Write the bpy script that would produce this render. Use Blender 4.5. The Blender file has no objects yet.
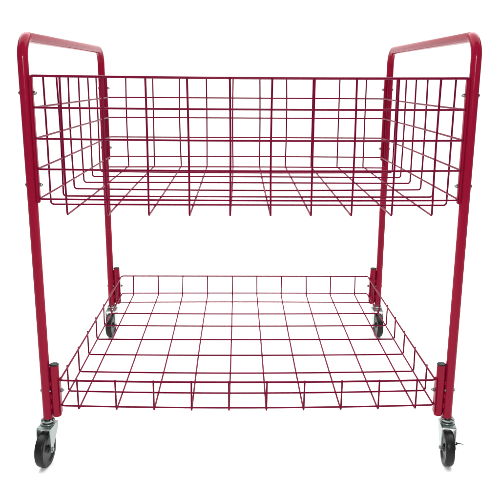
import bpy, bmesh, math, random
from mathutils import Vector, Matrix

random.seed(7)
S = bpy.context.scene
COL = S.collection
G = 0.057                      # height of the floor in the measured frame; everything is shifted down by it

# ------------------------------------------------------------------ camera
YAW, PITCH, ROLL = 0.01779, -0.24318, 0.00619
fw = Vector((math.sin(YAW)*math.cos(PITCH), math.cos(YAW)*math.cos(PITCH), math.sin(PITCH)))
rt = fw.cross(Vector((0, 0, 1))).normalized()
up = rt.cross(fw)
r2 = rt*math.cos(ROLL) + up*math.sin(ROLL)
u2 = -rt*math.sin(ROLL) + up*math.cos(ROLL)
cam_data = bpy.data.cameras.new('camera')
cam = bpy.data.objects.new('camera', cam_data)
COL.objects.link(cam)
M = Matrix((r2, u2, -fw)).transposed().to_4x4()
M.translation = Vector((-0.02672, -1.5705, 0.99443 - G))
cam.matrix_world = M
cam_data.sensor_width = 36.0
cam_data.lens = 36.0*686.5/500.0
cam_data.clip_start = 0.05
cam_data.clip_end = 100
S.camera = cam

# ------------------------------------------------------------------ world, lamps, exposure
w = bpy.data.worlds.new('World')
S.world = w
w.use_nodes = True
bg = w.node_tree.nodes['Background']
bg.inputs[0].default_value = (1, 1, 1, 1)
bg.inputs[1].default_value = 0.34

def area(name, loc, target, sx, sy, power, col=(1, 1, 1)):
    l = bpy.data.lights.new(name, 'AREA')
    l.shape = 'RECTANGLE'
    l.size, l.size_y = sx, sy
    l.energy = power
    l.color = col
    o = bpy.data.objects.new(name, l)
    COL.objects.link(o)
    o.location = loc
    d = Vector(target) - Vector(loc)
    o.rotation_euler = d.to_track_quat('-Z', 'Y').to_euler()
    return o

area('overhead_softbox', (0, 1.8, 3.2), (0, 1.6, 0), 7.0, 4.6, 430)
area('backdrop_light', (0, 2.6, 3.6), (0, 5.6, 0.8), 6.0, 1.0, 35)
area('camera_flash', (0.02, -1.60, 1.22), (0, 0.3, 0.55), 0.10, 0.07, 18)

S.view_settings.view_transform = 'Standard'
S.view_settings.look = 'None'
S.view_settings.exposure = 0.0
S.view_settings.gamma = 1.0

# ------------------------------------------------------------------ materials
def mat(name, col, rough=0.4, metal=0.0, spec=0.5, bump=0.0, bscale=400, var=0.0, vscale=8, coat=0.0):
    m = bpy.data.materials.new(name)
    m.use_nodes = True
    nt = m.node_tree
    b = nt.nodes['Principled BSDF']
    b.inputs['Base Color'].default_value = (*col, 1)
    b.inputs['Roughness'].default_value = rough
    b.inputs['Metallic'].default_value = metal
    b.inputs['Specular IOR Level'].default_value = spec
    b.inputs['Coat Weight'].default_value = coat
    b.inputs['Coat Roughness'].default_value = 0.12
    tc = nt.nodes.new('ShaderNodeTexCoord')
    if var:
        n = nt.nodes.new('ShaderNodeTexNoise')
        n.inputs['Scale'].default_value = vscale
        n.inputs['Detail'].default_value = 6
        nt.links.new(tc.outputs['Object'], n.inputs['Vector'])
        mx = nt.nodes.new('ShaderNodeMix')
        mx.data_type = 'RGBA'
        mx.inputs[6].default_value = (*[c*(1-var) for c in col], 1)
        mx.inputs[7].default_value = (*[min(1, c*(1+var)) for c in col], 1)
        nt.links.new(n.outputs['Fac'], mx.inputs[0])
        nt.links.new(mx.outputs[2], b.inputs['Base Color'])
        mr = nt.nodes.new('ShaderNodeMapRange')
        mr.inputs['To Min'].default_value = max(0.03, rough - 0.1)
        mr.inputs['To Max'].default_value = rough + 0.1
        nt.links.new(n.outputs['Fac'], mr.inputs['Value'])
        nt.links.new(mr.outputs[0], b.inputs['Roughness'])
    if bump:
        n2 = nt.nodes.new('ShaderNodeTexNoise')
        n2.inputs['Scale'].default_value = bscale
        n2.inputs['Detail'].default_value = 3
        nt.links.new(tc.outputs['Object'], n2.inputs['Vector'])
        bp = nt.nodes.new('ShaderNodeBump')
        bp.inputs['Strength'].default_value = bump
        bp.inputs['Distance'].default_value = 0.001
        nt.links.new(n2.outputs['Fac'], bp.inputs['Height'])
        nt.links.new(bp.outputs['Normal'], b.inputs['Normal'])
    return m

RED = mat('crimson_powder_coat', (0.225, 0.0030, 0.0225), 0.15, 0, 0.09, 0.05, 700, 0.05, 60)
WIRE = mat('crimson_wire_coat', (0.135, 0.0014, 0.024), 0.30, 0, 0.05, 0.08, 500, 0.22, 30)
ZINC = mat('zinc_plated_steel', (0.27, 0.31, 0.295), 0.30, 1.0, 0.5, 0.2, 120, 0.12, 60)
RUB = mat('black_rubber', (0.005, 0.006, 0.005), 0.38, 0, 0.2, 0.4, 300, 0.25, 60)
HUB = mat('dark_grey_wheel_plastic', (0.014, 0.016, 0.015), 0.4, 0, 0.25, 0.2, 200, 0.15, 60)
PLUG = mat('black_plastic_plug', (0.007, 0.010, 0.009), 0.3, 0, 0.2, 0.2, 300, 0.2, 90)
BOLT = mat('dark_plated_bolt', (0.22, 0.23, 0.24), 0.32, 1.0, 0.5, 0.1, 300, 0.2, 90)
WHITE = mat('white_seamless_paper', (0.95, 0.95, 0.95), 0.8, 0, 0.2)

# ------------------------------------------------------------------ helpers
def link(name, bm, m, parent=None, smooth=True, loc=(0, 0, 0), sharp=35):
    bmesh.ops.recalc_face_normals(bm, faces=bm.faces)
    me = bpy.data.meshes.new(name)
    bm.to_mesh(me)
    bm.free()
    me.materials.append(m)
    if smooth:
        for p in me.polygons:
            p.use_smooth = True
        me.set_sharp_from_angle(angle=math.radians(sharp))
    o = bpy.data.objects.new(name, me)
    COL.objects.link(o)
    o.parent = parent
    o.location = loc
    return o

def fillet(pts, r, n=6, closed=False):
    """round the corners of a polyline"""
    P = [Vector(p) for p in pts]
    out = []
    N = len(P)
    for i, p in enumerate(P):
        if not closed and i in (0, N-1):
            out.append(p)
            continue
        a, b = P[i-1], P[(i+1) % N]
        d1, d2 = (a-p), (b-p)
        l1, l2 = d1.length, d2.length
        d1.normalize(); d2.normalize()
        ang = d1.angle(d2)
        if ang > math.radians(176):
            out.append(p)
            continue
        t = min(r/math.tan(ang/2), l1*0.49, l2*0.49)
        rr = t*math.tan(ang/2)
        c = p + (d1+d2).normalized()*(rr/math.sin(ang/2))
        s, e = p+d1*t - c, p+d2*t - c
        tot = s.angle(e)
        for k in range(n+1):
            f = k/n
            out.append(c + (s*math.sin((1-f)*tot) + e*math.sin(f*tot))/math.sin(tot))
    return out

SAG, SAG_W, SAG_D = 0.0, 0.48, 0.9
def drop(p):
    """the wire shelves hang a few millimetres low in the middle of their front edge"""
    f = max(0.0, 1-(p.x/SAG_W)**2) * max(0.0, min(1.0, 1-p.y/SAG_D))
    return Vector((p.x, p.y, p.z - SAG*f))

def wobble(a, b, amp, step=0.07):
    """a hand-welded wire is never dead straight: a few points between a and b, off by a fraction of a millimetre"""
    a, b = Vector(a), Vector(b)
    n = max(1, int((b-a).length/step))
    out = [a]
    d = Vector((random.gauss(0, amp), random.gauss(0, amp), random.gauss(0, amp)))
    for k in range(1, n):
        f = k/n
        out.append(a.lerp(b, f) + d*math.sin(math.pi*f))
    return out

def tube(bm, pts, r, seg=10, closed=False, cap=True):
    P = [Vector(p) for p in pts]
    N = len(P)
    tans = []
    for i in range(N):
        if closed:
            t = P[(i+1) % N]-P[i-1]
        elif i == 0:
            t = P[1]-P[0]
        elif i == N-1:
            t = P[-1]-P[-2]
        else:
            t = (P[i+1]-P[i]).normalized()+(P[i]-P[i-1]).normalized()
        tans.append(t.normalized())
    nrm = tans[0].orthogonal().normalized()
    rings = []
    for i in range(N):
        t = tans[i]
        nrm = (nrm - t*nrm.dot(t)).normalized()
        bi = t.cross(nrm)
        rings.append([bm.verts.new(P[i] + (nrm*math.cos(a)+bi*math.sin(a))*r)
                      for a in (2*math.pi*k/seg for k in range(seg))])
    last = N if closed else N-1
    for i in range(last):
        A, B = rings[i], rings[(i+1) % N]
        off = 0
        if closed and i == N-1:       # match the twist on the closing ring
            off = min(range(seg), key=lambda o: (A[0].co-B[o].co).length)
        for k in range(seg):
            bm.faces.new((A[k], A[(k+1) % seg], B[(k+1+off) % seg], B[(k+off) % seg]))
    if cap and not closed:
        bm.faces.new(rings[0][::-1])
        bm.faces.new(rings[-1])

def lathe(bm, prof, axis='z', seg=32, c=(0, 0, 0)):
    """revolve (radius, height) profile; closed ends where radius is 0"""
    c = Vector(c)
    def pt(r, h, a):
        if axis == 'z': v = Vector((r*math.cos(a), r*math.sin(a), h))
        elif axis == 'x': v = Vector((h, r*math.cos(a), r*math.sin(a)))
        else: v = Vector((r*math.sin(a), h, r*math.cos(a)))
        return bm.verts.new(c+v)
    rings = []
    for r, h in prof:
        rings.append([pt(0, h, 0)] if r < 1e-7 else [pt(r, h, 2*math.pi*k/seg) for k in range(seg)])
    for A, B in zip(rings, rings[1:]):
        for k in range(seg):
            k2 = (k+1) % seg
            if len(A) == 1: bm.faces.new((A[0], B[k], B[k2]))
            elif len(B) == 1: bm.faces.new((A[k], A[k2], B[0]))
            else: bm.faces.new((A[k], A[k2], B[k2], B[k]))

def box(bm, x0, x1, y0, y1, z0, z1, bev=0.0):
    r = bmesh.ops.create_cube(bm, size=1)
    for v in r['verts']:
        v.co = Vector(((x0+x1)/2 + v.co.x*(x1-x0), (y0+y1)/2 + v.co.y*(y1-y0), (z0+z1)/2 + v.co.z*(z1-z0)))
    if bev:
        ed = list({e for v in r['verts'] for e in v.link_edges})
        bmesh.ops.bevel(bm, geom=ed, offset=bev, segments=2, affect='EDGES')

def plate(bm, outline, x0, x1):
    """a flat plate lying in the y-z plane, between x0 and x1"""
    a = [bm.verts.new((x0, y, z)) for y, z in outline]
    b = [bm.verts.new((x1, y, z)) for y, z in outline]
    n = len(a)
    bm.faces.new(a); bm.faces.new(b[::-1])
    for i in range(n):
        bm.faces.new((a[i], b[i], b[(i+1) % n], a[(i+1) % n]))

# ------------------------------------------------------------------ setting: white seamless sweep
bm = bmesh.new()
prof = [(-4.0, 0.0), (2.0, 0.0), (5.0, 0.0)]
prof += [(5.0+1.5*math.sin(a), 1.5-1.5*math.cos(a)) for a in (math.radians(d) for d in range(6, 91, 6))]
prof += [(6.5, 5.0)]
rows = [[bm.verts.new((x, y, z)) for x in (-6, 6)] for y, z in prof]
for A, B in zip(rows, rows[1:]):
    bm.faces.new((A[0], A[1], B[1], B[0]))
sweep = link('floor', bm, WHITE)
sweep['kind'] = 'structure'

# ------------------------------------------------------------------ the cart
cart = bpy.data.objects.new('rolling_basket_cart', None)
COL.objects.link(cart)
cart['label'] = 'crimson red rolling cart with a deep wire basket above a shallow tray'
cart['category'] = 'cart'

D = 0.88676
PX = 0.5
PR = 0.0119
HANDLE = {-1: (1.0830-G, 1.0900-G), 1: (1.0905-G, 1.0935-G)}   # handle centre height, front and rear
ZB = 0.173 - G          # foot of the tubes
SX, SR = 0.4767, 0.0108 # sleeve beside each tube

def hexnut(bm, c, s, r=0.0055, h=0.0035, dome=True):
    """nut with a domed cap pointing to s along x"""
    x, y, z = c
    prof6 = [(0, 0), (r, 0), (r, s*h)]
    lathe(bm, prof6 + [(0, s*h)], 'x', 6, c)
    if dome:
        lathe(bm, [(r*0.8, s*h), (r*0.78, s*(h+0.0015)), (r*0.55, s*(h+0.0035)), (0, s*(h+0.0045))], 'x', 14, c)

def bolthead(bm, c, s, r=0.0048):
    lathe(bm, [(0, 0), (r*1.15, 0), (r*1.15, s*0.0008), (r, s*0.001), (r*0.92, s*0.0022), (r*0.5, s*0.0036), (0, s*0.004)], 'x', 16, c)

def make_end_frame(side):
    s = side
    bm = bmesh.new()
    pts = fillet([(0, 0, ZB), (0, 0, HANDLE[s][0]), (0, D, HANDLE[s][1]), (0, D, ZB)], 0.047, 12)
    tube(bm, pts, PR, 28)
    # short weld beads that hold the sleeve tube to the leg
    for y in (0, D):
        for z0, z1 in ((0.262-G, 0.272-G), (0.226-G, 0.238-G), (0.2-G, 0.212-G)):
            tube(bm, [(-s*(PX-SX)*0.52, y-0.0045, z0), (-s*(PX-SX)*0.52, y-0.0045, z1)], 0.0022, 8)
        # thin web at the back of the gap
        box(bm, -s*(PX-SX)*0.52-0.0016, -s*(PX-SX)*0.52+0.0016, y+0.002, y+0.005, 0.182-G, 0.306-G)
    f = link('end_frame', bm, RED, cart, loc=(s*PX, 0, 0))
    # bolts through the upper basket straps and through the sleeves
    for y in (0, D):
        for z in (0.963-G, 0.758-G):
            b = bmesh.new()
            hexnut(b, (-s*(PR+0.0066), y, z), -s, 0.0050)
            link('nut', b, BOLT, f)
            b = bmesh.new()
            bolthead(b, (s*(PR-0.0006), y, z), s)
            link('bolt', b, BOLT, f)
        b = bmesh.new()
        bolthead(b, (s*(PR-0.0006), y, 0.247-G), s)
        # shank seen in the gap between leg and sleeve
        lathe(b, [(0, -s*0.013), (0.0030, -s*0.013), (0.0030, s*(PR+0.001)), (0, s*(PR+0.001))], 'x', 12, (0, y-0.004, 0.247-G))
        link('bolt', b, BOLT, f)
    return f

for s in (-1, 1):
    make_end_frame(s)
    for y in (0.0, D):
        bm = bmesh.new()
        z0, z1 = 0.178-G, 0.313-G
        lathe(bm, [(0, z0), (SR-0.0015, z0), (SR, z0+0.002), (SR, z1), (SR-0.0012, z1+0.0004), (SR-0.0012, z1-0.004), (0, z1-0.004)], 'z', 28)
        sl = link('sleeve_tube', bm, RED, cart, loc=(s*SX, y+0.001, 0))
        bm = bmesh.new()
        lathe(bm, [(0, z1-0.003), (SR-0.002, z1-0.003), (SR-0.002, z1+0.0006), (SR+0.0004, z1+0.0006), (SR+0.0006, z1+0.0022),
                   (SR-0.0012, z1+0.0040), (SR*0.5, z1+0.0046), (0, z1+0.0048)], 'z', 28)
        link('end_plug', bm, PLUG, sl)
        bm = bmesh.new()
        hexnut(bm, (-s*(SR+0.0029), 0, 0.247-G), -s, 0.0050)
        link('nut', bm, BOLT, sl)

# ------------------------------------------------------------------ wire baskets
RW = 0.0024
def ring(bm, hw, y0, y1, z, r, cr, xo=0):
    c = [(-hw, y0, z), (hw, y0, z), (hw, y1, z), (-hw, y1, z)]
    pts = []
    base = fillet([(xo+a, b, d) for a, b, d in c], cr, 5, True)
    n = len(base)
    for i in range(n):
        a, b = base[i], base[(i+1) % n]
        pts += wobble(a, b, 0.0007) if (b-a).length > 0.2 else [a]
    tube(bm, [drop(p) for p in pts], r, 10, closed=True)

def u_wire(bm, pts, r, cr):
    base = fillet(pts, cr, 4)
    out = []
    for a, b in zip(base, base[1:]):
        out += wobble(a, b, 0.0012) if (b-a).length > 0.15 else [a]
    out.append(base[-1])
    tube(bm, [drop(p) for p in out], r, 10)

# upper basket
SAG = 0.0021
HW, Y0, Y1, Z0, RZ, ZF = 0.4808, -0.0201, 0.8800, 1.0-G, 0.06798, 0.6933-G
XO = 0.0012
bm = bmesh.new()
ring(bm, HW, Y0, Y1, Z0, 0.0029, 0.012, XO)
ub = link('upper_basket', bm, WIRE, cart)
bm = bmesh.new()
for k in range(1, 5):
    ring(bm, HW, Y0, Y1, Z0-k*RZ, RW, 0.012, XO)
link('wall_rails', bm, WIRE, ub)
bm = bmesh.new()
for k in range(10):
    x = XO + (k-4.5)*0.09284
    j = random.gauss(0, 0.0006)
    u_wire(bm, [(x+j, Y0-0.0038, Z0+0.001), (x, Y0-0.0038, ZF), (x+random.gauss(0, .001), Y1+0.0038, ZF), (x, Y1+0.0038, Z0+0.001)], RW+0.0001, 0.006)
link('lengthwise_wires', bm, WIRE, ub)
bm = bmesh.new()
for k in range(7):
    y = 0.08917 + k*0.12287
    u_wire(bm, [(XO-HW-0.0036, y+random.gauss(0, .001), Z0+0.001), (XO-HW-0.0036, y, ZF+0.0035), (XO+HW+0.0036, y, ZF+0.0035), (XO+HW+0.0036, y+random.gauss(0, .001), Z0+0.001)], RW, 0.0075)
link('crosswise_wires', bm, WIRE, ub)
# flat mounting straps welded down the four corners
for s in (-1, 1):
    for y in (0.0, D):
        bm = bmesh.new()
        xa, xb = s*(HW+0.0005), s*(PX-PR+0.0006)
        box(bm, min(xa, xb), max(xa, xb), y-0.009, y+0.004, Z0-4*RZ-0.012, Z0+0.001, 0.0022)
        link('mounting_strap', bm, RED, ub)

# lower tray
SAG = 0.0062
TW, W0, W1, TZ, TR, TF = 0.4636, -0.0035, 0.9187, 0.2750-G, 0.2074-G, 0.2010-G
TXO = -0.0008
bm = bmesh.new()
ring(bm, TW, W0, W1, TZ, 0.0027, 0.009, TXO)
tr = link('lower_tray', bm, WIRE, cart)
bm = bmesh.new()
ring(bm, TW, W0, W1, TR, RW, 0.009, TXO)
link('wall_rails', bm, WIRE, tr)
bm = bmesh.new()
for k in range(10):
    x = -0.0022 + (k-4.5)*0.09306
    u_wire(bm, [(x+random.gauss(0, .0007), W0-0.0036, TZ+0.0050), (x, W0-0.0036, TF-0.001), (x+random.gauss(0, .001), W1+0.0036, TF-0.001), (x, W1+0.0036, TZ+0.001)], RW, 0.006)
link('lengthwise_wires', bm, WIRE, tr)
bm = bmesh.new()
for k in range(7):
    y = 0.08584 + k*0.12259
    u_wire(bm, [(TXO-TW-0.003, y+random.gauss(0, .001), TZ+0.002), (TXO-TW-0.003, y, TF+0.003), (TXO+TW+0.003, y, TF+0.003), (TXO+TW+0.003, y+random.gauss(0, .001), TZ+0.002)], RW, 0.0075)
link('crosswise_wires', bm, WIRE, tr)
for s in (-1, 1):
    for y in (0.0, D):
        bm = bmesh.new()
        xa, xb = s*(TW+0.0008), s*(SX-SR+0.0006)
        box(bm, min(xa, xb), max(xa, xb), y-0.008, y+0.010, TR-0.022, TZ+0.004, 0.0018)
        link('mounting_strap', bm, RED, tr)

# ------------------------------------------------------------------ casters
WR, WT = 0.0445, 0.0225     # wheel radius and width
def make_caster(loc, yaw, brake=False):
    """swivel caster trailing towards -y before it is turned by yaw; the mesh origin is on the swivel axis at floor level"""
    TRAIL = 0.026
    top = ZB
    bm = bmesh.new()
    # stem collar, top plate, ball race
    lathe(bm, [(0, top+0.001), (0.0085, top+0.001), (0.0085, top-0.003), (0.0160, top-0.0035), (0.0175, top-0.0050), (0.0175, top-0.0068),
               (0.0135, top-0.0085), (0.0135, top-0.0100), (0.0185, top-0.0112), (0.0195, top-0.0135), (0.0185, top-0.0160), (0, top-0.0160)], 'z', 32)
    fx = WT/2+0.0048
    th = 0.0022
    zc = top-0.0150
    # fork crown and the two cheek plates
    box(bm, -fx-th, fx+th, -0.030, 0.020, zc-0.0035, zc-0.0005, 0.0013)
    az = WR
    for sx in (-1, 1):
        o = [(-0.030, zc-0.001), (0.020, zc-0.001), (0.016, zc-0.018), (-TRAIL+0.0085, az+0.004), (-TRAIL+0.0075, az-0.004),
             (-TRAIL+0.003, az-0.0085), (-TRAIL-0.003, az-0.0085), (-TRAIL-0.0075, az-0.004), (-TRAIL-0.0085, az+0.006), (-0.0325, zc-0.016)]
        plate(bm, o, sx*fx, sx*(fx+th))
    bmesh.ops.recalc_face_normals(bm, faces=bm.faces)
    c = link('caster', bm, ZINC, cart, loc=loc, sharp=30)
    c.rotation_euler = (0, 0, yaw)
    # bolts around the top plate
    b = bmesh.new()
    for a in (35, 145, 215, 325):
        x, y = 0.0135*math.cos(math.radians(a)), 0.0135*math.sin(math.radians(a))
        lathe(b, [(0, top-0.0005), (0.0030, top-0.0005), (0.0030, top-0.0036), (0, top-0.0036)], 'z', 6, (x, y, 0))
    link('plate_nuts', b, BOLT, c)
    # wheel: tyre and hub disc
    b = bmesh.new()
    h = WT/2
    lathe(b, [(WR*0.70, -h+0.0012), (WR*0.74, -h), (WR*0.93, -h+0.0002), (WR*0.975, -h+0.0018), (WR, -h+0.0050), (WR, h-0.0050),
              (WR*0.975, h-0.0018), (WR*0.93, h-0.0002), (WR*0.74, h), (WR*0.70, h-0.0012), (WR*0.70, 0)], 'x', 56, (0, -TRAIL, az))
    wh = link('wheel', b, RUB, c)
    b = bmesh.new()
    lathe(b, [(0, -h-0.0015), (0.0085, -h-0.0015), (0.0090, -h+0.001), (0.0120, -h+0.0035), (WR*0.62, -h+0.0035), (WR*0.69, -h+0.0010), (WR*0.705, -h+0.0016),
              (WR*0.705, h-0.0016), (WR*0.69, h-0.0010), (WR*0.62, h-0.0035), (0.0120, h-0.0035), (0.0090, h-0.001), (0.0085, h+0.0015), (0, h+0.0015)], 'x', 40, (0, -TRAIL, az))
    link('hub', b, HUB, wh)
    # axle nut and bolt head
    b = bmesh.new()
    tube(b, [(-fx-0.001, -TRAIL, az), (fx+0.001, -TRAIL, az)], 0.004, 14)
    hexnut(b, (fx+0.0008, -TRAIL, az), 1, 0.0054, 0.0042, False)
    bolthead(b, (-fx-th+0.0003, -TRAIL, az), -1, 0.0048)
    link('axle_bolt', b, BOLT, c)
    if brake:
        b = bmesh.new()
        tube(b, fillet([(fx+0.001, -TRAIL-0.004, az+0.0150), (fx+0.006, -TRAIL-0.006, az+0.0158), (fx+0.0205, -TRAIL-0.009, az+0.0160)], 0.003, 4), 0.0014, 10)
        lathe(b, [(0, 0.0), (0.0042, 0.0), (0.0048, 0.0045), (0.0035, 0.0065), (0, 0.007)], 'x', 16, (fx, -TRAIL-0.004, az+0.014))
        link('brake_lever', b, PLUG, c)
    return c

make_caster((-PX-0.001, 0.0, 0), math.radians(-8))
make_caster((PX+0.002, 0.0, 0), math.radians(-6), brake=True)
make_caster((-PX+0.001, D, 0), math.radians(-4))
make_caster((PX-0.002, D, 0), math.radians(3))
